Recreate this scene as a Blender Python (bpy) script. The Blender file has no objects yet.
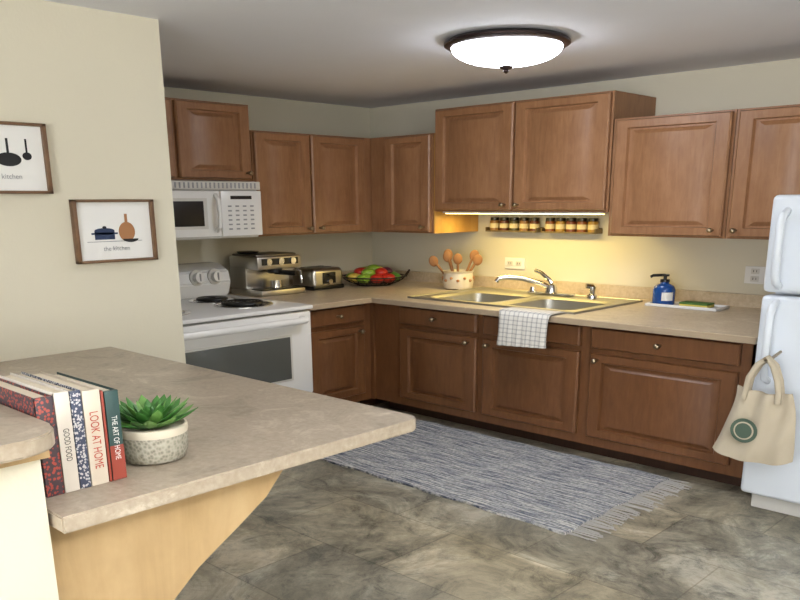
import bpy, bmesh, random
from math import *
from mathutils import Vector, Matrix
random.seed(4)
S=1.6; K=0.504
def M(x,y,z): return Vector((S*x,S*y,S*K*z))
def lin(c):
    c=c/255.0
    return c/12.92 if c<=.04045 else ((c+.055)/1.055)**2.4
def C(r,g,b): return (lin(r),lin(g),lin(b),1)
# ---------------- materials
def newmat(name):
    m=bpy.data.materials.new(name);m.use_nodes=True
    nt=m.node_tree;b=nt.nodes['Principled BSDF'];return m,nt,b
def mat(name,col,rough=.5,metal=0,bump=0,bscale=200,emit=None,es=0,var=0.04,trans=0,spec=.5):
    m,nt,b=newmat(name)
    N=nt.nodes.new;L=nt.links.new
    tc=N('ShaderNodeTexCoord');no=N('ShaderNodeTexNoise');no.inputs['Scale'].default_value=6;no.inputs['Detail'].default_value=4
    L(tc.outputs['Object'],no.inputs['Vector'])
    mx=N('ShaderNodeMix');mx.data_type='RGBA'
    c=C(*col);mx.inputs[6].default_value=tuple(v*(1-var) for v in c[:3])+(1,);mx.inputs[7].default_value=tuple(min(1,v*(1+var)) for v in c[:3])+(1,)
    L(no.outputs['Fac'],mx.inputs[0]);L(mx.outputs[2],b.inputs['Base Color'])
    b.inputs['Roughness'].default_value=rough;b.inputs['Metallic'].default_value=metal
    b.inputs['Specular IOR Level'].default_value=spec
    if trans: b.inputs['Transmission Weight'].default_value=trans
    if bump:
        n2=N('ShaderNodeTexNoise');n2.inputs['Scale'].default_value=bscale;n2.inputs['Detail'].default_value=3
        L(tc.outputs['Object'],n2.inputs['Vector'])
        bp=N('ShaderNodeBump');bp.inputs['Strength'].default_value=bump;bp.inputs['Distance'].default_value=.004
        L(n2.outputs['Fac'],bp.inputs['Height']);L(bp.outputs[0],b.inputs['Normal'])
    if emit:
        b.inputs['Emission Color'].default_value=C(*emit);b.inputs['Emission Strength'].default_value=es
    return m
def ramp(nt,fac,stops):
    r=nt.nodes.new('ShaderNodeValToRGB');e=r.color_ramp.elements
    while len(e)<len(stops): e.new(.5)
    for i,(p,c) in enumerate(stops): e[i].position=p;e[i].color=C(*c)
    nt.links.new(fac,r.inputs[0]);return r
def noise(nt,scale,detail=6,vec=None,sc=(1,1,1),rough=.6,dist=0,rot=(0,0,0)):
    tc=nt.nodes.new('ShaderNodeTexCoord');mp=nt.nodes.new('ShaderNodeMapping')
    mp.inputs['Scale'].default_value=sc;mp.inputs['Rotation'].default_value=rot
    n=nt.nodes.new('ShaderNodeTexNoise');n.inputs['Scale'].default_value=scale;n.inputs['Detail'].default_value=detail
    n.inputs['Roughness'].default_value=rough;n.inputs['Distortion'].default_value=dist
    nt.links.new(tc.outputs['Object'],mp.inputs[0]);nt.links.new(mp.outputs[0],n.inputs['Vector']);return n
def wood(name,dark,mid,light,sc=(20,20,3.5),rough=.4):
    m,nt,b=newmat(name)
    n=noise(nt,2.2,8,sc=sc,dist=.6)
    r=ramp(nt,n.outputs['Fac'],[(.25,dark),(.5,mid),(.78,light)])
    n2=noise(nt,6,6)
    mx=nt.nodes.new('ShaderNodeMix');mx.data_type='RGBA';mx.blend_type='MULTIPLY';mx.inputs[0].default_value=.45
    r2=ramp(nt,n2.outputs['Fac'],[(.3,(200,192,186)),(.7,(255,255,255))])
    nt.links.new(r.outputs[0],mx.inputs[6]);nt.links.new(r2.outputs[0],mx.inputs[7])
    nt.links.new(mx.outputs[2],b.inputs['Base Color']);b.inputs['Roughness'].default_value=rough
    return m
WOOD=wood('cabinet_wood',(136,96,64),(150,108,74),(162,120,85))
WOODL=wood('cabinet_wood_base_shaded',(98,62,35),(111,72,42),(123,83,51))  # cabinet wood with the shade on the lower cabinets put into its colour
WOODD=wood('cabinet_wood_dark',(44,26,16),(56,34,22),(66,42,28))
MAPLE=wood('maple_panel',(166,138,96),(184,156,113),(196,170,128),sc=(5,5,1.0))
MAPLE_SIDE=wood('maple_side',(170,125,60),(190,145,75),(200,158,88),sc=(5,5,1.0))
def counter_mat(name,a,b_,c):
    m,nt,b=newmat(name)
    n=noise(nt,6,10,dist=1.2,rough=.7)
    r=ramp(nt,n.outputs['Fac'],[(.34,a),(.46,b_),(.55,b_),(.68,c)])
    n2=noise(nt,60,4)
    mx=nt.nodes.new('ShaderNodeMix');mx.data_type='RGBA';mx.blend_type='MULTIPLY';mx.inputs[0].default_value=.5
    r2=ramp(nt,n2.outputs['Fac'],[(.35,(215,208,200)),(.65,(255,255,255))])
    nt.links.new(r.outputs[0],mx.inputs[6]);nt.links.new(r2.outputs[0],mx.inputs[7])
    nt.links.new(mx.outputs[2],b.inputs['Base Color']);b.inputs['Roughness'].default_value=.38
    return m
CTR=counter_mat('laminate_counter',(176,159,134),(196,180,154),(216,203,180))
CTR2=counter_mat('laminate_peninsula',(150,138,120),(172,159,140),(200,189,171))
CTRE=mat('laminate_edge',(160,142,118),.5)
def floor_mat():
    m,nt,b=newmat('slate_vinyl_floor')
    n=noise(nt,2.0,13,dist=.8,rough=.74)
    r=ramp(nt,n.outputs['Fac'],[(.36,(108,108,101)),(.45,(146,142,129)),(.53,(172,167,152)),(.61,(206,202,189))])
    tc=nt.nodes.new('ShaderNodeTexCoord');br=nt.nodes.new('ShaderNodeTexBrick')
    mp=nt.nodes.new('ShaderNodeMapping')
    nt.links.new(tc.outputs['Object'],mp.inputs[0]);nt.links.new(mp.outputs[0],br.inputs['Vector'])
    br.inputs['Scale'].default_value=1;br.inputs['Brick Width'].default_value=.62;br.inputs['Row Height'].default_value=.42
    br.inputs['Mortar Size'].default_value=.004;br.inputs['Mortar Smooth'].default_value=.6
    br.inputs['Color1'].default_value=C(216,217,216);br.inputs['Color2'].default_value=C(255,250,240);br.inputs['Mortar'].default_value=C(190,187,181)
    mx=nt.nodes.new('ShaderNodeMix');mx.data_type='RGBA';mx.blend_type='MULTIPLY';mx.inputs[0].default_value=1
    nt.links.new(r.outputs[0],mx.inputs[6]);nt.links.new(br.outputs['Color'],mx.inputs[7])
    n3=noise(nt,6.5,15,dist=.9,rough=.82)
    r3=ramp(nt,n3.outputs['Fac'],[(.38,(140,140,138)),(.46,(222,220,215)),(.55,(255,250,242))])
    m2=nt.nodes.new('ShaderNodeMix');m2.data_type='RGBA';m2.blend_type='MULTIPLY';m2.inputs[0].default_value=.9
    nt.links.new(mx.outputs[2],m2.inputs[6]);nt.links.new(r3.outputs[0],m2.inputs[7])
    nt.links.new(m2.outputs[2],b.inputs['Base Color']);b.inputs['Roughness'].default_value=.4
    bp=nt.nodes.new('ShaderNodeBump');bp.inputs['Strength'].default_value=.25;bp.inputs['Distance'].default_value=.01
    nt.links.new(n3.outputs['Fac'],bp.inputs['Height']);nt.links.new(bp.outputs[0],b.inputs['Normal'])
    return m
FLOOR=floor_mat()
WALL=mat('wall_paint',(207,201,181),.85,bump=.12,bscale=90,var=.015)
CEIL=mat('ceiling_paint',(230,231,236),.9,bump=.2,bscale=120,var=.02)
WHITE=mat('white_enamel',(226,226,224),.25,var=.01)
FRIDGEM=mat('fridge_white',(214,221,229),.32,var=.01)
OFFW=mat('offwhite_plastic',(200,198,192),.5)
BLACK=mat('black',(16,16,17),.35)
GLASSD=mat('dark_glass',(84,86,82),.15)
GREYB=mat('grey_button',(140,142,145),.5)
STEEL=mat('stainless',(205,202,194),.32,1,var=.08)
SINKM=mat('stainless_sink',(178,176,168),.42,1,var=.06)
STEELD=mat('stainless_dark',(130,126,118),.35,1)
CHROME=mat('chrome',(215,215,215),.12,1)
NICKEL=mat('nickel_knob',(150,135,110),.3,1)
BRONZE=mat('bronze',(58,46,44),.35,.8)
FRAME=wood('frame_wood',(92,66,42),(112,82,55),(130,98,68),sc=(6,6,6))
PAPER=mat('paper',(226,225,221),.8,var=.01)
NAVY=mat('navy_ink',(40,55,85),.8)
TAN=mat('tan_ink',(160,112,72),.8)
REDI=mat('red_ink',(170,60,48),.8)
INK=mat('black_ink',(28,28,30),.8)
GLOW=mat('lit_glass',(255,250,245),.3,emit=(240,244,255),es=28)
STRIP=mat('light_strip',(255,240,180),.4,emit=(255,230,140),es=6)
# ---------------- builder
class O:
    def __init__(s,name): s.name=name;s.v=[];s.f=[];s.m=[];s.mats=[]
    def mi(s,m):
        if m not in s.mats:s.mats.append(m)
        return s.mats.index(m)
    def add(s,m,bm):
        bmesh.ops.recalc_face_normals(bm,faces=bm.faces)
        o=len(s.v);bm.verts.index_update();k=s.mi(m)
        s.v+=[v.co.copy() for v in bm.verts]
        for f in bm.faces: s.f.append([o+v.index for v in f.verts]);s.m.append(k)
        bm.free()
    def raw(s,m,vs,fs):
        bm=bmesh.new();V=[bm.verts.new(v) for v in vs]
        for f in fs:
            try:bm.faces.new([V[i] for i in f])
            except ValueError:pass
        s.add(m,bm)
    def box(s,m,x0,x1,y0,y1,z0,z1,bev=0,seg=2,rot=0,piv=None):
        bm=bmesh.new();bmesh.ops.create_cube(bm,size=1)
        a=M(x0,y0,z0);b=M(x1,y1,z1)
        for v in bm.verts:
            v.co=Vector(((a[i]+b[i])/2+v.co[i]*(b[i]-a[i]) for i in range(3)))
        if bev: bmesh.ops.bevel(bm,geom=bm.edges[:],offset=bev*S,segments=seg,affect='EDGES',profile=.5)
        if rot:
            p=M(*piv) if piv else (a+b)/2
            bmesh.ops.rotate(bm,verts=bm.verts,cent=p,matrix=Matrix.Rotation(rot,3,'Z'))
        s.add(m,bm)
    def prism(s,m,pts,off,bev=0):
        P=[M(*p) for p in pts];d=M(*off);n=len(P)
        bm=bmesh.new();A=[bm.verts.new(p) for p in P];B=[bm.verts.new(p+d) for p in P]
        bm.faces.new(A);bm.faces.new(B[::-1])
        for i in range(n): bm.faces.new([A[i],A[(i+1)%n],B[(i+1)%n],B[i]])
        if bev: bmesh.ops.bevel(bm,geom=bm.edges[:],offset=bev*S,segments=2,affect='EDGES')
        s.add(m,bm)
    def lathe(s,m,cx,cy,prof,seg=36):
        vs=[];fs=[];n=len(prof)
        for r,z in prof:
            for i in range(seg):
                a=2*pi*i/seg;vs.append(M(cx+r*cos(a),cy+r*sin(a),z))
        for j in range(n-1):
            for i in range(seg):
                i2=(i+1)%seg;fs.append([j*seg+i,j*seg+i2,(j+1)*seg+i2,(j+1)*seg+i])
        fs.append(list(range(seg)));fs.append([(n-1)*seg+i for i in range(seg)])
        s.raw(m,vs,fs)
    def tube(s,m,pts,r,seg=10,flat=1):
        P=[M(*p) for p in pts];R=r*S
        vs=[];fs=[];n=len(P);up=None
        for i,p in enumerate(P):
            t=(P[min(i+1,n-1)]-P[max(i-1,0)]).normalized()
            if up is None: up=t.orthogonal().normalized()
            up=(up-t*up.dot(t)).normalized();sd=t.cross(up)
            for k in range(seg):
                a=2*pi*k/seg;vs.append(p+up*cos(a)*R+sd*sin(a)*R*flat)
        for j in range(n-1):
            for i in range(seg):
                i2=(i+1)%seg;fs.append([j*seg+i,j*seg+i2,(j+1)*seg+i2,(j+1)*seg+i])
        fs.append(list(range(seg)));fs.append([(n-1)*seg+i for i in range(seg)])
        s.raw(m,vs,fs)
    def ell(s,m,c,r,seg=18):
        bm=bmesh.new();bmesh.ops.create_uvsphere(bm,u_segments=seg,v_segments=seg//2+2,radius=1)
        cc=M(*c);rr=M(*r)
        for v in bm.verts: v.co=Vector((cc[i]+v.co[i]*rr[i] for i in range(3)))
        s.add(m,bm)
    def spoon(s,m,c,d,w,h,t):
        # flattened oval bowl whose flat side faces the room diagonal (1,-1)
        cc=M(*c);ax=Vector((1,1,0)).normalized();nn=Vector((1,-1,0)).normalized();up=(Vector((0,0,1))+ax*d).normalized();ax=nn.cross(up).normalized()
        bm=bmesh.new();bmesh.ops.create_uvsphere(bm,u_segments=14,v_segments=9,radius=1)
        for v in bm.verts: v.co=cc+ax*v.co.x*w*S+nn*v.co.y*t*S+up*v.co.z*h*S*K
        s.add(m,bm)
    def leaf(s,m,base,dr,L,w,th):
        d=dr.normalized();side=d.cross(Vector((0,0,1)))
        if side.length<1e-3: side=Vector((1,0,0))
        side.normalize();nrm=side.cross(d)
        vs=[];fs=[];n=7;k=8
        for i in range(n):
            t=i/(n-1);ww=w*(sin(pi*min(1,.12+t*.88)**1.3))**.7 if i<n-1 else 0.0003
            tt=th*(1-t*.8)
            p=base+d*L*t+nrm*(L*.18*t*t)
            for j in range(k):
                a=2*pi*j/k;vs.append(p+side*cos(a)*ww+nrm*sin(a)*min(tt,ww+.0004))
        for i in range(n-1):
            for j in range(k):
                fs.append([i*k+j,i*k+(j+1)%k,(i+1)*k+(j+1)%k,(i+1)*k+j])
        fs.append(list(range(k)));fs.append([(n-1)*k+j for j in range(k)])
        s.raw(m,vs,fs)
    def door(s,m,ax,pl,a0,a1,z0,z1,t=.018,st=.05,flat=False):
        if flat: loops=[(0,0),(0,t-.005),(.006,t),(.02,t)]
        else: loops=[(0,0),(0,t-.005),(.006,t),(st,t),(st+.006,t-.010),(st+.016,t-.010),(st+.040,t-.001)]
        vs=[];fs=[]
        for ins,h in loops:
            i1=ins*.86;i2=ins
            for a,z in ((a0+i1,z0+i2),(a1-i1,z0+i2),(a1-i1,z1-i2),(a0+i1,z1-i2)):
                vs.append(M(a,pl-h,z) if ax=='y' else M(pl+h,a,z))
        for j in range(len(loops)-1):
            for i in range(4):
                i2=(i+1)%4;fs.append([j*4+i,j*4+i2,(j+1)*4+i2,(j+1)*4+i])
        fs.append([0,1,2,3]);fs.append([(len(loops)-1)*4+i for i in range(4)])
        s.raw(m,vs,fs)
    def knob(s,ax,pl,a,z):
        if ax=='y': s.tube(NICKEL,[(a,pl,z),(a,pl-.02,z)],.004);s.ell(NICKEL,(a,pl-.024,z),(.010,.008,.016),12)
        else: s.tube(NICKEL,[(pl,a,z),(pl+.02,a,z)],.004);s.ell(NICKEL,(pl+.024,a,z),(.008,.010,.016),12)
    def text(s,m,body,org,right,up,size,sx=1):
        c=bpy.data.curves.new('tmp','FONT');c.body=body;c.size=size;c.align_x='CENTER';c.align_y='CENTER'
        ob=bpy.data.objects.new('tmp',c);bpy.context.collection.objects.link(ob)
        bpy.context.view_layer.update()
        me=ob.to_mesh();p=M(*org);R=Vector(right);U=Vector(up)
        o=len(s.v);k=s.mi(m)
        s.v+=[p+R*v.co.x*sx+U*v.co.y for v in me.vertices]
        for f in me.polygons: s.f.append([o+i for i in f.vertices]);s.m.append(k)
        ob.to_mesh_clear();bpy.data.objects.remove(ob);bpy.data.curves.remove(c)
    def done(s,ang=35):
        lo=Vector((min(v[i] for v in s.v) for i in range(3)));hi=Vector((max(v[i] for v in s.v) for i in range(3)))
        c=Vector(((lo.x+hi.x)/2,(lo.y+hi.y)/2,lo.z))
        me=bpy.data.meshes.new(s.name);me.from_pydata([v-c for v in s.v],[],s.f)
        for m in s.mats: me.materials.append(m)
        for p,k in zip(me.polygons,s.m): p.material_index=k;p.use_smooth=True
        me.update()
        me.set_sharp_from_angle(angle=radians(ang))
        ob=bpy.data.objects.new(s.name,me);ob.location=c;bpy.context.collection.objects.link(ob);return ob
H=2.447;WX=1.016;WY=-1.70
XR=3.7;YF=-4.3
# ---------------- room
def simple(name,m,*b):
    o=O(name);o.box(m,*b);return o.done()
simple('floor',FLOOR,-.1,XR+.1,YF-.1,.1,-.06,0)
simple('ceiling',CEIL,-.1,XR+.1,YF-.1,.1,H,H+.08)
simple('wall_back',WALL,-.1,XR+.1,0,.1,0,H)
simple('wall_left',WALL,-.1,0,WY-.1,0,0,H)
o=O('wall_partition');o.box(WALL,-.1,WX,WY-.12,WY,0,H);o.box(WALL,WX-.12,WX,YF,WY-.12,0,H);o.done()
simple('wall_right',WALL,XR,XR+.1,YF,0,0,H)
simple('wall_front',WALL,WX-.12,XR,YF-.1,YF,0,H)
o=O('baseboard_right');o.box(WHITE,XR-.012,XR,YF,-.01,0,.09);o.done()
# unseen window added behind the camera, made up to carry the fill light
o=O('fill_window')
wx0,wx1,wz0,wz1=2.2,3.55,.95,2.15
FILLGLOW=mat('fill_window_glow',(240,245,255),.5,emit=(235,242,255),es=2.5)
o.box(FILLGLOW,wx0,wx1,YF+.001,YF+.006,wz0,wz1)
for b in ((wx0-.04,wx1+.04,wz0-.06,wz0),(wx0-.04,wx1+.04,wz1,wz1+.06),(wx0-.04,wx0,wz0,wz1),(wx1,wx1+.04,wz0,wz1),((wx0+wx1)/2-.015,(wx0+wx1)/2+.015,wz0,wz1)):
    o.box(WHITE,b[0],b[1],YF+.001,YF+.025,b[2],b[3],.002)
o.done()
# unseen torchiere, added beside the camera to brighten the ceiling
o=O('fill_lamp_stand')
LX,LY=3.3,-2.3
o.lathe(BRONZE,LX,LY,[(.13,.001),(.13,.02),(.02,.04),(.012,.06),(.012,1.60),(.03,1.64),(.11,1.70),(.15,1.74),(.145,1.74),(.10,1.71),(.02,1.68)],32);o.done()
# ---------------- base cabinets (right run)
YB=-.59;TK=-.52
def base(name,x0,x1,doors,drawer=True):
    o=O(name)
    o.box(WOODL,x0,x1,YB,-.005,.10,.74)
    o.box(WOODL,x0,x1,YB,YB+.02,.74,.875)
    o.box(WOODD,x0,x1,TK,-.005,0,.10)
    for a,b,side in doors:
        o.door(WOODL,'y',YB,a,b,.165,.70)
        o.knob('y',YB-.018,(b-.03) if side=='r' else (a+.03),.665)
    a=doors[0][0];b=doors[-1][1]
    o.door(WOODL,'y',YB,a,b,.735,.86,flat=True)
    if drawer:o.knob('y',YB-.018,(a+b)/2,.80)
    return o
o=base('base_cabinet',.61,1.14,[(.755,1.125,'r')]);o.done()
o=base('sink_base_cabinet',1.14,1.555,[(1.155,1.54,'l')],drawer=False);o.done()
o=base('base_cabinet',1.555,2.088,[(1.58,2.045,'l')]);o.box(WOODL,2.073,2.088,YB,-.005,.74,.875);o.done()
o=O('base_cabinet')
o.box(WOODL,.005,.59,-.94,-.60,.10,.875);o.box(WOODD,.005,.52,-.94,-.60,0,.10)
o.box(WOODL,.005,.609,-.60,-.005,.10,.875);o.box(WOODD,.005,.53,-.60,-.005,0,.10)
o.door(WOODL,'x',.59,-.93,-.645,.165,.70);o.door(WOODL,'x',.59,-.93,-.645,.735,.86,flat=True)
o.knob('x',.608,-.79,.80);o.knob('x',.608,-.68,.665)
o.done()
# ---------------- countertop with sink cutout
o=O('countertop')
z0,z1=.877,.914
SX0,SX1,SY0,SY1=.765,1.465,-.53,-.115
o.box(CTR,.002,.635,-.945,-.002,z0,z1)
o.box(CTR,.635,SX0,-.635,-.002,z0,z1)
o.box(CTR,SX1,2.095,-.635,-.002,z0,z1)
o.box(CTR,SX0,SX1,-.635,SY0,z0,z1)
o.box(CTR,SX0,SX1,SY1,-.002,z0,z1)
o.box(CTR,.022,2.095,-.020,-.002,z1,1.0)
o.box(CTR,.002,.020,-.945,-.002,z1,1.0)
o.box(CTRE,.635,2.095,-.637,-.635,z0,z1-.004);o.box(CTRE,.635,.637,-.945,-.637,z0,z1-.004)
o.done()
# ---------------- upper cabinets
def upper_y(name,x0,x1,z0,z1,doors,side=None):
    o=O(name);o.box(WOOD,x0,x1,-.288,-.003,z0,z1)
    if side: o.box(MAPLE_SIDE,x1,x1+.004,-.287,-.003,z0,z1)
    for a,b,k in doors:
        o.door(WOOD,'y',-.288,a,b,z0+.012,z1-.012)
        o.knob('y',-.306,(b-.025) if k=='r' else (a+.025),z0+.05)
    return o
upper_y('upper_cabinet',.293,.648,1.37,2.13,[(.385,.638,'r')],side=True).done()
upper_y('upper_cabinet',.655,1.432,1.54,2.30,[(.665,1.038,'r'),(1.048,1.424,'l')]).done()
upper_y('upper_cabinet',1.437,1.84,1.385,2.125,[(1.452,1.832,'r')]).done()
upper_y('upper_cabinet',1.842,2.11,1.385,2.125,[(1.854,2.10,'l')]).done()
upper_y('upper_cabinet',2.12,2.86,1.75,2.125,[(2.13,2.485,'r'),(2.495,2.85,'l')]).done()
def upper_x(name,y0,y1,z0,z1,doors):
    o=O(name);o.box(WOOD,.003,.288,y0,y1,z0,z1)
    for a,b,k in doors:
        o.door(WOOD,'x',.288,a,b,z0+.012,z1-.012)
        o.knob('x',.306,(b-.025) if k=='r' else (a+.025),z0+.05)
    return o
upper_x('upper_cabinet',-.905,-.003,1.37,2.13,[(-.90,-.635,'r'),(-.625,-.335,'l')]).done()
upper_x('upper_cabinet',-1.56,-.91,1.775,2.30,[(-1.225,-.92,'r'),(-1.545,-1.24,'l')]).done()
# ---------------- microwave
o=O('microwave')
my0,my1=-1.57,-.955
o.box(WHITE,.003,.375,my0,my1,1.375,1.765,.006)
o.box(WHITE,.375,.40,my0,-1.135,1.39,1.70,.006)
o.box(WHITE,.375,.398,-1.13,my1,1.39,1.70,.004)
o.box(OFFW,.375,.395,my0,my1,1.705,1.762,.003)
for i in range(34):
    y=my0+.02+i*.0172
    o.box(GREYB,.395,.3965,y,y+.006,1.715,1.752)
o.box(BLACK,.398,.402,my0+.05,-1.205,1.465,1.63,.001)
o.box(OFFW,.399,.4005,my0+.035,-1.19,1.445,1.65)
pts=[(.40,-1.155,1.43),(.422,-1.158,1.46),(.43,-1.16,1.55),(.422,-1.158,1.64),(.40,-1.155,1.67)]
o.tube(WHITE,pts,.008)
o.box(BLACK,.398,.400,-1.09,-1.0,1.642,1.665)
for r in range(6):
    for c in range(4):
        o.box(GREYB,.398,.3992,-1.103+c*.032,-1.103+c*.032+.015,1.435+r*.031,1.435+r*.031+.010)
o.done()
# ---------------- stove
o=O('electric_range')
sy0,sy1=-1.61,-.955
o.box(WHITE,.02,.62,sy0,sy1,.04,.895,.004)
o.box(BLACK,.06,.58,sy0+.02,sy1-.02,0,.04)
o.box(WHITE,.02,.665,sy0-.003,sy1+.003,.895,.925,.006)
o.box(WHITE,.62,.655,sy0,sy1,.285,.885,.01)
o.box(OFFW,.655,.658,sy0+.08,sy1-.095,.41,.735,.001)
o.box(GLASSD,.657,.661,sy0+.09,sy1-.105,.425,.72,.001)
o.box(WHITE,.62,.652,sy0,sy1,.05,.27,.01)
o.box(BLACK,.62,.64,sy0+.01,sy1-.01,.27,.285)
o.tube(WHITE,[(.655,sy0+.05,.83),(.688,sy0+.055,.832),(.692,sy0+.10,.832),(.692,sy1-.10,.832),(.688,sy1-.055,.832),(.655,sy1-.05,.83)],.012)
o.prism(WHITE,[(.02,sy0,.925),(.16,sy0,.925),(.18,sy0,1.03),(.165,sy0,1.12),(.11,sy0,1.165),(.04,sy0,1.17),(.02,sy0,1.15)],(0,sy1-sy0,0),.006)
for i,y in enumerate((-1.03,-1.11,-1.46,-1.54)):
    o.tube(OFFW,[(.17,y,1.075),(.18,y,1.077)],.030,20)
    o.tube(WHITE,[(.175,y,1.075),(.203,y,1.083)],.020,16)
    o.box(GREYB,.203,.205,y-.003,y+.003,1.05,1.11)
o.box(BLACK,.173,.179,-1.38,-1.20,1.04,1.09)
for bx,by,br in ((.48,-1.12,.088),(.29,-1.12,.07),(.48,-1.44,.07),(.29,-1.44,.088)):
    o.lathe(CHROME,bx,by,[(br+.018,.925),(br+.018,.931),(br+.006,.932),(br,.927),(.01,.926)],36)
    pts=[]
    for i in range(150):
        a=i*2*pi/30;r=.015+(br-.012-.015)*i/149
        pts.append((bx+r*cos(a),by+r*sin(a),.941))
    o.tube(BLACK,pts,.0055,8)
    for k in range(3):
        a=k*2*pi/3;o.tube(STEELD,[(bx,by,.934),(bx+br*cos(a),by+br*sin(a),.934)],.003,6)
o.done()
# ---------------- refrigerator
o=O('refrigerator')
fx0,fx1=2.118,2.88
o.box(FRIDGEM,fx0+.008,fx1-.004,-.63,-.03,.03,1.625,.006)
o.box(FRIDGEM,fx0,fx1,-.70,-.635,.095,1.15,.012,3)
o.box(FRIDGEM,fx0,fx1,-.70,-.635,1.165,1.635,.012,3)
o.box(OFFW,fx0+.02,fx1-.02,-.66,-.60,0,.085,.004)
for a,b in ((.72,1.12),(1.20,1.56)):
    x=fx0+.04
    o.tube(FRIDGEM,[(x,-.70,a),(x,-.725,a+.02),(x,-.735,a+.06),(x,-.737,(a+b)/2),(x,-.735,b-.06),(x,-.725,b-.02),(x,-.70,b)],.010,12)
o.done()
# ---------------- ceiling light
o=O('flush_ceiling_light')
lx,ly=1.450,-.907
o.lathe(BRONZE,lx,ly,[(.10,H-.001),(.158,H-.003),(.170,H-.018),(.170,H-.030),(.160,H-.042),(.145,H-.042),(.145,H-.03),(.02,H-.03)],48)
prof=[(.150,H-.038)]+[(.150*cos(t*pi/2/9),H-.042-.090*sin(t*pi/2/9)) for t in range(0,9)]+[(.004,H-.132)]
o.lathe(GLOW,lx,ly,prof,48)
o.lathe(BRONZE,lx,ly,[(.004,H-.128),(.02,H-.135),(.014,H-.147),(.006,H-.152),(.009,H-.160),(.002,H-.170)],20)
o.done(50)
# ---------------- sink
o=O('kitchen_sink')
def sinkrim():
    z=.915;t=.005
    bx=[(SX0+.03,1.10),(1.13,SX1-.03)];by0,by1=SY0+.03,SY1-.075
    X=[SX0-.018,bx[0][0],bx[0][1],bx[1][0],bx[1][1],SX1+.018];Y=[SY0-.018,by0,by1,SY1+.018]
    o.box(SINKM,X[0],X[5],Y[0],Y[1],z,z+t);o.box(SINKM,X[0],X[5],Y[2],Y[3],z,z+t)
    for a,b in ((0,1),(2,3),(4,5)): o.box(SINKM,X[a],X[b],Y[1],Y[2],z,z+t)
    o.tube(SINKM,[(X[0],Y[0],z+t),(X[5],Y[0],z+t),(X[5],Y[3],z+t),(X[0],Y[3],z+t),(X[0],Y[0],z+t)],.004,8)
    for a,b in bx:
        D=.76
        rings=[];R=.04
        for ins,zz in ((0,z+t),(.012,z-.01),(.02,D+.03),(.05,D)):
            c=[]
            for qx,qy,a0 in ((b-ins-R,by1-ins-R,0),(a+ins+R,by1-ins-R,90),(a+ins+R,by0+ins+R,180),(b-ins-R,by0+ins+R,270)):
                for k in range(5):
                    an=radians(a0+k*22.5);c.append(M(qx+R*cos(an),qy+R*sin(an),zz))
            rings.append(c)
        vs=[p for r in rings for p in r];n=20;fs=[]
        for j in range(3):
            for i in range(n): fs.append([j*n+i,(j*n+(i+1)%n),(j+1)*n+(i+1)%n,(j+1)*n+i])
        fs.append([3*n+i for i in range(n)])
        o.raw(SINKM,vs,fs)
        for cx_,cy_,sx,sy in ((a,by0,1,1),(b,by0,-1,1),(a,by1,1,-1),(b,by1,-1,-1)):
            pts=[M(cx_,cy_,z+t)]
            for k in range(5):
                an=radians(k*22.5);pts.append(M(cx_+sx*(R-.04*sin(an)),cy_+sy*(.04-.04*cos(an)),z+t))
            o.raw(SINKM,pts,[list(range(6))])
        o.lathe(STEELD,(a+b)/2,(by0+by1)/2,[(.04,D+.004),(.038,D+.008),(.02,D+.006)],20)
sinkrim();o.done()
o=O('kitchen_faucet')
fx,fy=1.12,-.135;Z=.922
o.box(CHROME,fx-.10,fx+.10,fy-.022,fy+.022,Z,Z+.018,.006)
o.lathe(CHROME,fx,fy,[(.024,Z+.015),(.022,Z+.05),(.018,Z+.075),(.01,Z+.085)],20)
o.tube(CHROME,[(fx,fy,Z+.05),(fx-.03,fy-.03,Z+.085),(fx-.08,fy-.08,Z+.125),(fx-.12,fy-.12,Z+.135),(fx-.145,fy-.145,Z+.125),(fx-.152,fy-.152,Z+.10)],.010,12)
o.tube(CHROME,[(fx,fy,Z+.085),(fx-.01,fy+.0,Z+.11),(fx-.05,fy-.0,Z+.16),(fx-.075,fy-.005,Z+.175)],.008,10)
o.lathe(CHROME,fx-.085,fy,[(.014,Z+.018),(.011,Z+.05),(.004,Z+.055)],14)
o.done()
o=O('sink_sprayer')
o.lathe(CHROME,1.30,fy,[(.02,Z),(.018,Z+.02),(.012,Z+.03),(.012,Z+.06),(.016,Z+.085),(.006,Z+.10)],16)
o.tube(CHROME,[(1.30,fy,Z+.085),(1.285,fy-.02,Z+.09)],.010,10);o.done()
# ---------------- under cabinet light
o=O('under_cabinet_light')
o.box(WHITE,.68,1.40,-.27,-.23,1.527,1.539,.001)
o.box(STRIP,.69,1.39,-.265,-.235,1.521,1.528,.001);o.done()
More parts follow.
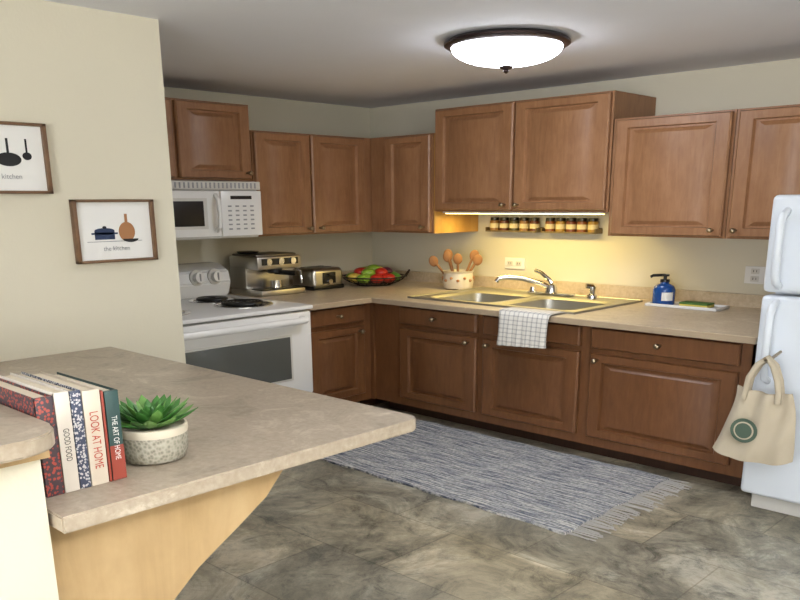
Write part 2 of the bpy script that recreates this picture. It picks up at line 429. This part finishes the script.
# ---------------- spice rack
o=O('spice_rack')
RACKM=mat('rack_steel',(120,105,80),.4,.6)
JAR=[mat('spice_%d'%i,c,.4) for i,c in enumerate([(120,66,28),(84,36,20),(150,116,44),(66,60,28),(100,44,22),(130,92,46)])]
LAB=mat('jar_label',(200,186,150),.6)
for g0,g1,n in ((.735,.985,5),(1.01,1.25,5)):
    zr=1.375
    o.box(RACKM,g0,g1,-.055,-.003,zr,zr+.007)
    o.box(RACKM,g0,g1,-.057,-.053,zr,zr+.012);o.box(RACKM,g0,g1,-.006,-.003,zr,zr+.04)
    for x in (g0,g1): o.box(RACKM,x-.002,x+.002,-.057,-.003,zr,zr+.035)
    for i in range(n):
        x=g0+(i+.5)*(g1-g0)/n;m=JAR[(i*2+n+(1 if g0>1 else 0))%6]
        o.lathe(m,x,-.03,[(.018,zr+.008),(.020,zr+.012),(.020,zr+.085),(.015,zr+.092)],14)
        o.lathe(LAB,x,-.03,[(.0205,zr+.03),(.0205,zr+.066)],14)
        o.lathe(BLACK,x,-.03,[(.018,zr+.090),(.018,zr+.112),(.014,zr+.114)],14)
o.done()
for (a,b,zz0,zz1,nm) in ((.80,.90,1.075,1.165,'outlet_plate'),(1.805,1.875,1.07,1.185,'outlet_plate')):
    o=O(nm);o.box(WHITE,a,b,-.007,-.0005,zz0,zz1,.002)
    for i in (0,1):
        if b-a>.09: cx_=a+.028+i*.044;cz_=(zz0+zz1)/2
        else: cx_=(a+b)/2;cz_=zz0+.033+i*.05
        o.box(OFFW,cx_-.014,cx_+.014,-.009,-.007,cz_-.018,cz_+.018,.001)
        o.box(BLACK,cx_-.006,cx_-.004,-.0095,-.0085,cz_-.006,cz_+.008);o.box(BLACK,cx_+.004,cx_+.006,-.0095,-.0085,cz_-.006,cz_+.008)
    o.done()
# ---------------- espresso machine
o=O('espresso_machine')
cx0,cx1,cy0,cy1=.09,.28,-.90,-.68
z=.915
o.box(STEEL,cx0,cx1+.02,cy0,cy1,z,z+.045,.005)
o.box(BLACK,cx1-.06,cx1+.016,cy0+.01,cy1-.01,z+.045,z+.05)
o.box(STEEL,cx0,cx1-.08,cy0,cy1,z+.045,z+.23,.006)
o.box(STEEL,cx0,cx1,cy0,cy1,z+.20,z+.30,.008)
o.box(STEELD,cx0+.01,cx1-.02,cy0+.01,cy1-.01,z+.298,z+.315,.004)
o.lathe(BLACK,cx0+.05,cy0+.06,[(.04,z+.315),(.045,z+.33),(.03,z+.332)],18)
o.box(BLACK,cx1-.001,cx1+.003,cy0+.02,cy1-.02,z+.235,z+.285)
o.lathe(BLACK,cx1-.035,(cy0+cy1)/2,[(.03,z+.20),(.03,z+.175),(.026,z+.165)],18)
o.tube(BLACK,[(cx1-.035,(cy0+cy1)/2,z+.175),(cx1+.06,(cy0+cy1)/2+.03,z+.17)],.010)
o.tube(CHROME,[(cx1-.02,cy1-.02,z+.20),(cx1+.005,cy1-.01,z+.17),(cx1+.01,cy1-.01,z+.08)],.004)
for k in range(3): o.tube(CHROME,[(cx1+.002,cy0+.05+k*.06,z+.26),(cx1+.012,cy0+.05+k*.06,z+.26)],.013,14)
o.lathe(CHROME,cx1-.03,(cy0+cy1)/2,[(.022,z+.05),(.026,z+.055),(.024,z+.11),(.024,z+.112)],16)
o.done()
o=O('toaster')
tx0,tx1,ty0,ty1=.12,.27,-.61,-.44
o.box(STEEL,tx0,tx1,ty0,ty1,z+.012,z+.175,.018,4)
o.box(BLACK,tx0-.002,tx1+.002,ty0-.002,ty1+.002,z,z+.035,.006)
for x in (tx0+.045,tx0+.09): o.box(BLACK,x-.009,x+.009,ty0+.025,ty1-.025,z+.173,z+.178)
o.box(BLACK,tx1-.002,tx1+.004,ty0+.05,ty1-.05,z+.05,z+.14,.001)
o.box(BLACK,tx1+.002,tx1+.022,(ty0+ty1)/2-.016,(ty0+ty1)/2+.016,z+.115,z+.13,.003)
o.tube(CHROME,[(tx1+.003,(ty0+ty1)/2,z+.065),(tx1+.012,(ty0+ty1)/2,z+.065)],.011,14)
o.done()
# fruit basket
o=O('fruit_basket')
bx,by=.275,-.265;WIRE=mat('dark_wire',(45,34,28),.5,.4)
def ring(r,zz,rr=.0035):
    o.tube(WIRE,[(bx+r*cos(a*2*pi/40),by+r*sin(a*2*pi/40),zz) for a in range(41)],rr,6)
ring(.075,z+.005,.0025);ring(.112,z+.03,.0015);ring(.13,z+.05,.0015);ring(.142,z+.075,.0032)
for k in range(28):
    a=k*2*pi/28;o.tube(WIRE,[(bx+r*cos(a),by+r*sin(a),zz) for r,zz in ((.075,z+.005),(.112,z+.03),(.13,z+.05),(.142,z+.075))],.0013,5)
for k in (-1,1):
    o.tube(WIRE,[(bx+k*.7071*.142+.03*t*.7+k*.012*(1-t*t),by+k*.7071*.142-.03*t*.7+k*.012*(1-t*t),z+.075+.05*(1-t*t)) for t in (-1,-.6,-.25,0,.25,.6,1)],.004,6)
FR={n:mat('fruit_'+n,c,.3,var=.15) for n,c in dict(red=(186,48,34),green=(136,170,58),yellow=(226,196,84),purple=(92,46,62),orange=(220,124,44),lime=(84,134,50)).items()}
seq=['red','lime','green','red','yellow','lime','green','yellow','green','red',  'green','red','purple','yellow','green','red', 'green']
for i,n in enumerate(seq):
    if i<10: a=i*2*pi/10;r=.092;zz=z+.068
    elif i<16: a=i*2*pi/6+.9;r=.055;zz=z+.112
    else: a=0;r=0;zz=z+.135
    rr=.030+random.random()*.005
    o.ell(FR[n],(bx+r*cos(a),by+r*sin(a),zz),(rr,rr,.040),14)
o.done()
# utensil crock
o=O('utensil_crock')
ux,uy=.678,-.165
CER=mat('crock_ceramic',(206,196,176),.35);WD=mat('spoon_wood',(136,94,56),.7,var=.2)
o.lathe(CER,ux,uy,[(.05,z),(.060,z+.01),(.064,z+.05),(.064,z+.10),(.060,z+.13),(.064,z+.145),(.066,z+.15),(.060,z+.15),(.056,z+.13),(.053,z+.03),(.01,z+.02)],32)
for k in range(14):
    a=k*2*pi/14;o.ell(TAN,(ux+.064*cos(a),uy+.064*sin(a),z+.075+.02*(k%2)),(.007,.007,.012),8)
for k,(dx,dy) in enumerate([(-.075,-.055),(-.04,-.015),(.005,-.01),(.06,.04),(.035,.05),(-.05,.0)]):
    h=(.205,.24,.225,.215,.25,.255)[k]
    o.tube(WD,[(ux+dx*.2,uy+dy*.2,z+.03),(ux+dx,uy+dy,z+h)],.0055,8)
    o.spoon(WD,(ux+dx*1.12,uy+dy*1.12,z+h+.02),(dx+dy)*3.5,.020,.046,.007)
o.done()
o=O('soap_bottle')
BLUE=mat('soap_blue',(20,70,140),.15);sx,sy=1.590,-.15;zs=z+.0095
o.lathe(BLUE,sx,sy,[(.036,zs),(.038,zs+.006),(.038,zs+.10),(.032,zs+.125),(.016,zs+.14),(.014,zs+.15)],24)
o.prism(PAPER,[(sx+.0392*cos(a),sy+.0392*sin(a),zs+.03) for a in [radians(-75+i*6) for i in range(11)]]+[(sx+.037*cos(a),sy+.037*sin(a),zs+.03) for a in [radians(-15-i*6) for i in range(11)]],(0,0,.055))
o.lathe(BLACK,sx,sy,[(.016,zs+.15),(.016,zs+.168),(.006,zs+.17),(.006,zs+.19),(.014,zs+.19),(.014,zs+.202)],14)
o.tube(BLACK,[(sx,sy,zs+.197),(sx-.03,sy-.03,zs+.195),(sx-.036,sy-.036,zs+.185)],.005,8);o.done()
o=O('dish_tray')
o.box(WHITE,1.545,1.80,-.20,-.09,z,z+.008,.003);o.box(WHITE,1.545,1.80,-.20,-.194,z+.006,z+.02,.002);o.box(WHITE,1.545,1.80,-.096,-.09,z+.006,z+.02,.002)
o.box(WHITE,1.794,1.80,-.20,-.09,z+.006,z+.02,.002);o.box(WHITE,1.545,1.551,-.20,-.09,z+.006,z+.02,.002)
o.done()
o=O('sponge');GRN=mat('sponge_green',(70,110,50),.9,bump=.5);YEL=mat('sponge_yellow',(200,185,90),.95,bump=.6)
o.box(YEL,1.66,1.76,-.18,-.12,z+.009,z+.028,.003);o.box(GRN,1.66,1.76,-.18,-.12,z+.028,z+.038,.002);o.done()
def plaid():
    m,nt,b=newmat('plaid_cloth')
    tc=nt.nodes.new('ShaderNodeTexCoord');sp=nt.nodes.new('ShaderNodeSeparateXYZ');nt.links.new(tc.outputs['Object'],sp.inputs[0])
    def line(out,sc):
        a=nt.nodes.new('ShaderNodeMath');a.operation='MULTIPLY';a.inputs[1].default_value=sc;nt.links.new(out,a.inputs[0])
        f=nt.nodes.new('ShaderNodeMath');f.operation='FRACT';nt.links.new(a.outputs[0],f.inputs[0])
        l=nt.nodes.new('ShaderNodeMath');l.operation='LESS_THAN';l.inputs[1].default_value=.25;nt.links.new(f.outputs[0],l.inputs[0]);return l
    a=line(sp.outputs[0],34);c=line(sp.outputs[2],44)
    ad=nt.nodes.new('ShaderNodeMath');ad.operation='ADD';nt.links.new(a.outputs[0],ad.inputs[0]);nt.links.new(c.outputs[0],ad.inputs[1])
    h=nt.nodes.new('ShaderNodeMath');h.operation='MULTIPLY';h.inputs[1].default_value=.5;nt.links.new(ad.outputs[0],h.inputs[0])
    r=ramp(nt,h.outputs[0],[(0,(212,208,199)),(.5,(180,178,172)),(1,(150,148,144))])
    nt.links.new(r.outputs[0],b.inputs['Base Color']);b.inputs['Roughness'].default_value=.95;return m
o=O('dish_towel')
path=[(-.552,.9165),(-.57,.920),(-.60,.922),(-.632,.921),(-.643,.914),(-.647,.89),(-.649,.84),(-.651,.78),(-.653,.74),(-.654,.715)]
vs=[];fs=[];nx=20
for side in (0,1):
    for j,(y,zz) in enumerate(path):
        for i in range(nx+1):
            u=i/nx;x=1.255+u*.195+.006*sin(j*.7)*(u-.5)
            wv=.007*sin(u*19)*min(1,max(0,(j-3)/4))
            vs.append(M(x,y-abs(wv)*1.2-side*.004*(1 if j>3 else 0),zz+side*.008*(1 if j<=4 else 0)-(.02*(1-u) if j==len(path)-1 else 0)))
n=len(path);q=(nx+1)
for side in (0,1):
    b0=side*n*q
    for j in range(n-1):
        for i in range(nx): fs.append([b0+j*q+i,b0+j*q+i+1,b0+(j+1)*q+i+1,b0+(j+1)*q+i])
B1=n*q
for j in range(n-1):
    for i in (0,nx): fs.append([j*q+i,(j+1)*q+i,B1+(j+1)*q+i,B1+j*q+i])
for i in range(nx):
    for j in (0,n-1): fs.append([j*q+i,j*q+i+1,B1+j*q+i+1,B1+j*q+i])
o.raw(plaid(),vs,fs);o.done(80)
# ---------------- rug
def rugmat():
    m,nt,b=newmat('woven_rug')
    n=noise(nt,9,4,sc=(.55,13,1),rough=.7)
    r=ramp(nt,n.outputs['Fac'],[(.38,(84,91,106)),(.45,(128,132,140)),(.52,(176,176,174)),(.62,(208,205,196))])
    n2=noise(nt,60,3,sc=(1,1.5,1))
    mx=nt.nodes.new('ShaderNodeMix');mx.data_type='RGBA';mx.blend_type='MULTIPLY';mx.inputs[0].default_value=.7
    r2=ramp(nt,n2.outputs['Fac'],[(.38,(172,173,174)),(.55,(255,255,255))])
    nt.links.new(r.outputs[0],mx.inputs[6]);nt.links.new(r2.outputs[0],mx.inputs[7])
    nt.links.new(mx.outputs[2],b.inputs['Base Color']);b.inputs['Roughness'].default_value=1
    bp=nt.nodes.new('ShaderNodeBump');bp.inputs['Strength'].default_value=.8;bp.inputs['Distance'].default_value=.01
    nt.links.new(n2.outputs['Fac'],bp.inputs['Height']);nt.links.new(bp.outputs[0],b.inputs['Normal']);return m
o=O('striped_rug');RUG=rugmat();FRG=mat('fringe',(168,165,160),1)
rx0,rx1,ry0,ry1=.855,1.875,-1.18,-.60
nx,ny=60,20;vs=[];fs=[]
for side in (0,1):
    for j in range(ny+1):
        for i in range(nx+1):
            x=rx0+(rx1-rx0)*i/nx;y=ry0+(ry1-ry0)*j/ny
            ed=.004*sin(i*.5) if j in (0,ny) else 0
            ex=.004*sin(j*1.3) if i in (0,nx) else 0
            vs.append(M(x+ex,y+ed,(.002 if side else .014+.003*sin(x*22+sin(y*7)*1.3)*(1 if 0<i<nx and 0<j<ny else 0))))
q=nx+1;T=(ny+1)*q
for s_ in (0,1):
    for j in range(ny):
        for i in range(nx): fs.append([s_*T+j*q+i,s_*T+j*q+i+1,s_*T+(j+1)*q+i+1,s_*T+(j+1)*q+i])
for i in range(nx):
    for j in (0,ny): fs.append([j*q+i,j*q+i+1,T+j*q+i+1,T+j*q+i])
for j in range(ny):
    for i in (0,nx): fs.append([j*q+i,(j+1)*q+i,T+(j+1)*q+i,T+j*q+i])
o.raw(RUG,vs,fs)
for k in range(60):
    y=ry0+.008+k*(ry1-ry0-.016)/59
    xe=rx1
    l=.055+random.random()*.03;dy=(random.random()-.5)*.03
    o.tube(FRG,[(xe-.006,y,.008),(xe+l*.5,y+dy*.4,.007),(xe+l,y+dy,.004)],.0018,5)
o.done()
# ---------------- peninsula
PZ=.95;PX=2.04
o=O('peninsula_counter')
R=.02
cor=[(PX-R+R*cos(a),-1.905-R+R*sin(a),PZ-.04) for a in [i*pi/2/6 for i in range(7)]]
o.prism(CTR2,[(WX+.001,-2.50,PZ-.04),(PX,-2.50,PZ-.04)]+cor+[(WX+.001,-1.905,PZ-.04)],(0,0,.04),.002)
PXP=1.985
pl=[(-2.50,PZ-.041),(-2.13,PZ-.041),(-2.145,.87),(-2.18,.80),(-2.23,.74),(-2.30,.66),(-2.35,.58),(-2.38,.45),(-2.39,.2),(-2.39,0),(-2.50,0)]
o.prism(MAPLE,[(PXP,y,zz) for y,zz in pl],(-.02,0,0))
o.box(MAPLE,WX+.001,PXP-.02,-2.50,-2.46,0,PZ-.042)
o.done()
o=O('wall_half')
o.box(WALL,WX,2.015,-2.64,-2.505,0,1.085);o.box(WALL,1.89,2.015,YF,-2.64,0,1.085);o.done()
o=O('trim_1');o.box(MAPLE,WX+.001,2.03,-2.64,-2.500,1.086,1.112);o.box(MAPLE,1.875,2.03,YF+.01,-2.64,1.086,1.112);o.done()
o=O('bar_ledge')
R=.05;lxm,lym=2.06,-2.488
cor=[(lxm-R+R*sin(a),lym-R+R*cos(a),1.113) for a in [i*pi/2/8 for i in range(9)]]
o.prism(CTR2,[(WX+.001,lym,1.113)]+cor+[(lxm,YF+.01,1.113),(1.80,YF+.01,1.113),(1.80,-2.72,1.113),(WX+.001,-2.72,1.113)],(0,0,.038),.002)
o.done()
# ---------------- books
o=O('cookbook_row')
def patt(name,a,b_,sc):
    m,nt,b=newmat(name);tc=nt.nodes.new('ShaderNodeTexCoord');v=nt.nodes.new('ShaderNodeTexVoronoi');v.inputs['Scale'].default_value=sc
    nt.links.new(tc.outputs['Object'],v.inputs['Vector']);r=ramp(nt,v.outputs['Distance'],[(0,a),(.42,a),(.45,b_),(1,b_)])
    nt.links.new(r.outputs[0],b.inputs['Base Color']);b.inputs['Roughness'].default_value=.5;return m
BK=[patt('book_red_pattern',(160,70,58),(66,56,62),150),mat('book_white',(208,200,188),.5),patt('book_navy_pattern',(190,188,188),(58,66,88),190),mat('book_cream',(202,190,172),.5),mat('book_teal',(44,70,68),.5),mat('book_red',(140,60,46),.5)]
PAGE=mat('pages',(212,200,178),.9)
bx1=1.965;y=-2.381
specs=[(BK[4],.019,.228,'THE ART OF HOME',PAPER,.5),(BK[5],.004,.232,None,None,0),(BK[3],.023,.238,'LOOK AT HOME',REDI,.62),(BK[2],.014,.243,None,None,0),(BK[1],.019,.245,'GOOD FOOD',INK,.5),(BK[0],.022,.240,None,None,0)]
for i,(m,th,h,t,tm,ts) in enumerate(specs):
    y0=y-th+.0008;y1=y;zt=PZ+h
    xb=1.80
    o.box(m,xb,bx1,y0,y0+.0015,PZ+.001,zt,.0004);o.box(m,xb,bx1,y1-.0015,y1,PZ+.001,zt,.0004)
    o.box(m,bx1-.004,bx1+.001,y0,y1,PZ+.001,zt,.0006)
    o.box(PAGE,xb+.004,bx1-.004,y0+.0015,y1-.0015,PZ+.006,zt-.006)
    if t: o.text(tm,t,(bx1+.0016,(y0+y1)/2,PZ+h*.48),(0,0,-1),(0,1,0),th*S*ts*1.1,sx=.62)
    if i==0: o.box(BK[5],bx1+.001,bx1+.0014,y0,y1,PZ+.002,PZ+.09)
    y=y-th-.0004
o.done()
# ---------------- plant
px,py=1.915,-2.312
o=O('potted_succulent')
def potmat():
    m,nt,b=newmat('pot_ceramic');tc=nt.nodes.new('ShaderNodeTexCoord');v=nt.nodes.new('ShaderNodeTexVoronoi');v.inputs['Scale'].default_value=130
    nt.links.new(tc.outputs['Object'],v.inputs['Vector']);r=ramp(nt,v.outputs['Distance'],[(0,(110,106,92)),(.3,(138,134,118)),(.6,(162,157,142)),(1,(172,168,152))])
    nt.links.new(r.outputs[0],b.inputs['Base Color']);b.inputs['Roughness'].default_value=.7
    bp=nt.nodes.new('ShaderNodeBump');bp.inputs['Strength'].default_value=.5;bp.inputs['Distance'].default_value=.003
    nt.links.new(v.outputs['Distance'],bp.inputs['Height']);nt.links.new(bp.outputs[0],b.inputs['Normal']);return m
o.lathe(potmat(),px,py,[(.034,PZ+.001),(.042,PZ+.006),(.046,PZ+.03),(.047,PZ+.075)],36)
o.lathe(CER,px,py,[(.047,PZ+.075),(.048,PZ+.082),(.047,PZ+.095),(.044,PZ+.097),(.043,PZ+.085),(.01,PZ+.085)],36)
LEAF=mat('succulent_green',(66,118,52),.45,var=.35);LEAF2=mat('succulent_light',(104,148,74),.45,var=.3)
c0=M(px,py,PZ+.090)
for lay,(n,el,L,w) in enumerate([(13,8,.098,.015),(12,20,.090,.015),(10,34,.072,.013),(7,50,.050,.010),(4,70,.030,.007)]):
    for k in range(n):
        a=2*pi*(k+.37*lay)/n+random.uniform(-.08,.08);e=radians(el+random.uniform(-4,4))
        d=Vector((cos(a)*cos(e),sin(a)*cos(e),sin(e)))
        o.leaf(LEAF if (k+lay)%3 else LEAF2,c0+Vector((cos(a),sin(a),0))*.008+Vector((0,0,.003*lay)),d,L,w,.006)
o.done(60)
# ---------------- framed pictures
def frame(name,y0,y1,z0,z1):
    o=O(name);x=WX+.001;w=.009
    for b in ((y0,y1,z0,z0+w*1.4),(y0,y1,z1-w*1.4,z1)): o.box(FRAME,x,x+.018,b[0],b[1],b[2],b[3],.001)
    for b in ((y0,y0+w,z0,z1),(y1-w,y1,z0,z1)): o.box(FRAME,x,x+.018,b[0],b[1],b[2],b[3],.001)
    o.box(PAPER,x,x+.008,y0+w*.5,y1-w*.5,z0+w,z1-w);return o
def disc(o,m,x,cy,cz,ry,rz,a0=0,a1=360):
    P=[(x,cy+ry*cos(radians(a0+(a1-a0)*i/24)),cz+rz*sin(radians(a0+(a1-a0)*i/24))) for i in range(25 if a1-a0<360 else 24)]
    o.prism(m,P,(.0008,0,0))
o=frame('framed_print',-1.97,-1.765,1.35,1.636);xx=WX+.0092
o.box(NAVY,xx,xx+.0008,-1.92,-1.87,1.455,1.495);disc(o,NAVY,xx,-1.895,1.495,.025,.012);o.box(NAVY,xx,xx+.0008,-1.928,-1.862,1.478,1.486);disc(o,INK,xx+.001,-1.895,1.510,.005,.006)
disc(o,TAN,xx,-1.838,1.488,.021,.045,0,360);o.box(TAN,xx,xx+.0008,-1.8415,-1.8345,1.53,1.57)
disc(o,INK,xx+.001,-1.83,1.455,.02,.016,180,360)
o.box(GREYB,xx,xx+.0006,-1.94,-1.80,1.444,1.447)
o.text(GREYB,'the kitchen',(WX+.0102,-1.868,1.412),(0,1,0),(0,0,1),.024)
o.done()
o=frame('framed_print',-2.215,-2.01,1.66,1.95)
disc(o,INK,xx,-2.095,1.80,.027,.028);o.box(INK,xx,xx+.0008,-2.0975,-2.0925,1.82,1.885)
disc(o,INK,xx,-2.055,1.815,.010,.016);o.box(INK,xx,xx+.0008,-2.057,-2.053,1.83,1.885)
o.box(INK,xx,xx+.0008,-2.145,-2.14,1.82,1.885);disc(o,INK,xx,-2.142,1.81,.01,.02)
o.text(GREYB,'the kitchen',(WX+.0102,-2.105,1.73),(0,1,0),(0,0,1),.024)
o.done()
# ---------------- tote bag
o=O('tote_bag')
CAN=mat('canvas',(182,171,150),.95,bump=.4,bscale=300,var=.08);LOGO=mat('logo_green',(70,88,74),.8)
bcx,bcy=2.183,-.785;zt,zb=.71,.335
nx,nz=20,14;vs=[];fs=[]
for side in (1,-1):
    for j in range(nz+1):
        v=j/nz
        for i in range(nx+1):
            u=i/nx*2-1
            hw=.070+.030*v
            th=.020*(1-u**4)*(.25+.75*sin(pi*min(1,v)*.8))+.001
            sag=-.02*(1-u*u)*(1-v)+.03*v*v*abs(u)**4
            fold=.008*sin(u*8+v*2.5)*(1-v*.4)+.004*sin(v*9+u*3)
            vs.append(M(bcx+u*hw+.006*sin(v*4)-.01*v,bcy-side*th-fold,zt-(zt-zb)*v+sag))
q=nx+1;tot=(nz+1)*q
for s_ in (0,1):
    for j in range(nz):
        for i in range(nx): fs.append([s_*tot+j*q+i,s_*tot+j*q+i+1,s_*tot+(j+1)*q+i+1,s_*tot+(j+1)*q+i])
for j in range(nz):
    for i in (0,nx): fs.append([j*q+i,(j+1)*q+i,tot+(j+1)*q+i,tot+j*q+i])
for i in range(nx): fs.append([nz*q+i,nz*q+i+1,tot+nz*q+i+1,tot+nz*q+i])
o.raw(CAN,vs,fs)
for s_ in (1,-1):
    yy=bcy-s_*.009
    pts=[(bcx-.045,yy-s_*.006,zt-.06),(bcx-.042,yy,zt-.01),(bcx-.038,yy,zt+.05),(bcx-.02,yy,zt+.12),(bcx+.0,yy+s_*.004,zt+.155),(bcx+.018,yy,zt+.12),(bcx+.032,yy,zt+.05),(bcx+.038,yy,zt-.01),(bcx+.040,yy-s_*.006,zt-.06)]
    o.tube(CAN,pts,.008,8)
cz_=.50;cxl=bcx-.028
def ringp(r,rz,y,n=28): return [(cxl+r*cos(a*2*pi/n),y,cz_+rz*sin(a*2*pi/n)) for a in range(n)]
o.prism(LOGO,ringp(.034,.062,bcy-.0315),(0,-.001,0))
o.prism(CAN,ringp(.025,.046,bcy-.0328),(0,-.001,0))
o.prism(LOGO,ringp(.021,.039,bcy-.034),(0,-.0008,0))
o.tube(NICKEL,[(bcx,-.703,.875),(bcx,-.79,.848),(bcx,-.81,.87)],.004,8)
o.done(60)
# ---------------- lights
def area(name,loc,size,power,col,rot=(0,0,0),sy=None):
    l=bpy.data.lights.new(name,'AREA');l.energy=power;l.color=col;l.shape='RECTANGLE';l.size=size;l.size_y=sy or size
    ob=bpy.data.objects.new(name,l);ob.location=loc;ob.rotation_euler=rot;bpy.context.collection.objects.link(ob);return ob
area('undercab_lamp',M(1.04,-.20,1.512),S*.66,7.5,(1,.75,.25),sy=S*.04)
area('ceiling_fill_light',M(LX,LY,1.76),.4,135,(.97,.98,1),rot=(pi,0,0))  # added uplight, brightens the ceiling from out of view
area('window_fill_light',M(2.87,YF+.04,1.55),S*1.3,110,(.97,.98,1),rot=(radians(100),0,0),sy=S*K*1.15)  # added soft fill from behind the camera, at the made-up window
w=bpy.data.worlds.new('world');w.use_nodes=True;w.node_tree.nodes['Background'].inputs[0].default_value=(1,1,1,1);w.node_tree.nodes['Background'].inputs[1].default_value=.3
bpy.context.scene.world=w
# ---------------- camera
yaw,pitch,roll=.7614,.2783,-.0075
f0=Vector((-sin(yaw),cos(yaw),0));r0=Vector((cos(yaw),sin(yaw),0));u0=Vector((0,0,1))
f=f0*cos(pitch)-u0*sin(pitch);u=u0*cos(pitch)+f0*sin(pitch)
r=r0*cos(roll)+u*sin(roll);u=u*cos(roll)-r0*sin(roll)
cam=bpy.data.cameras.new('camera');cam.sensor_width=36;cam.lens=36*816.69/800;cam.shift_y=135.57/800;cam.clip_start=.02
co=bpy.data.objects.new('camera',cam)
mw=Matrix((( r.x,u.x,-f.x,0),(r.y,u.y,-f.y,0),(r.z,u.z,-f.z,0),(0,0,0,1)))
co.matrix_world=Matrix.Translation(M(2.8966,-2.8538,1.6134))@mw
bpy.context.collection.objects.link(co);bpy.context.scene.camera=co
vs_=bpy.context.scene.view_settings
vs_.view_transform='Standard';vs_.look='None';vs_.exposure=0
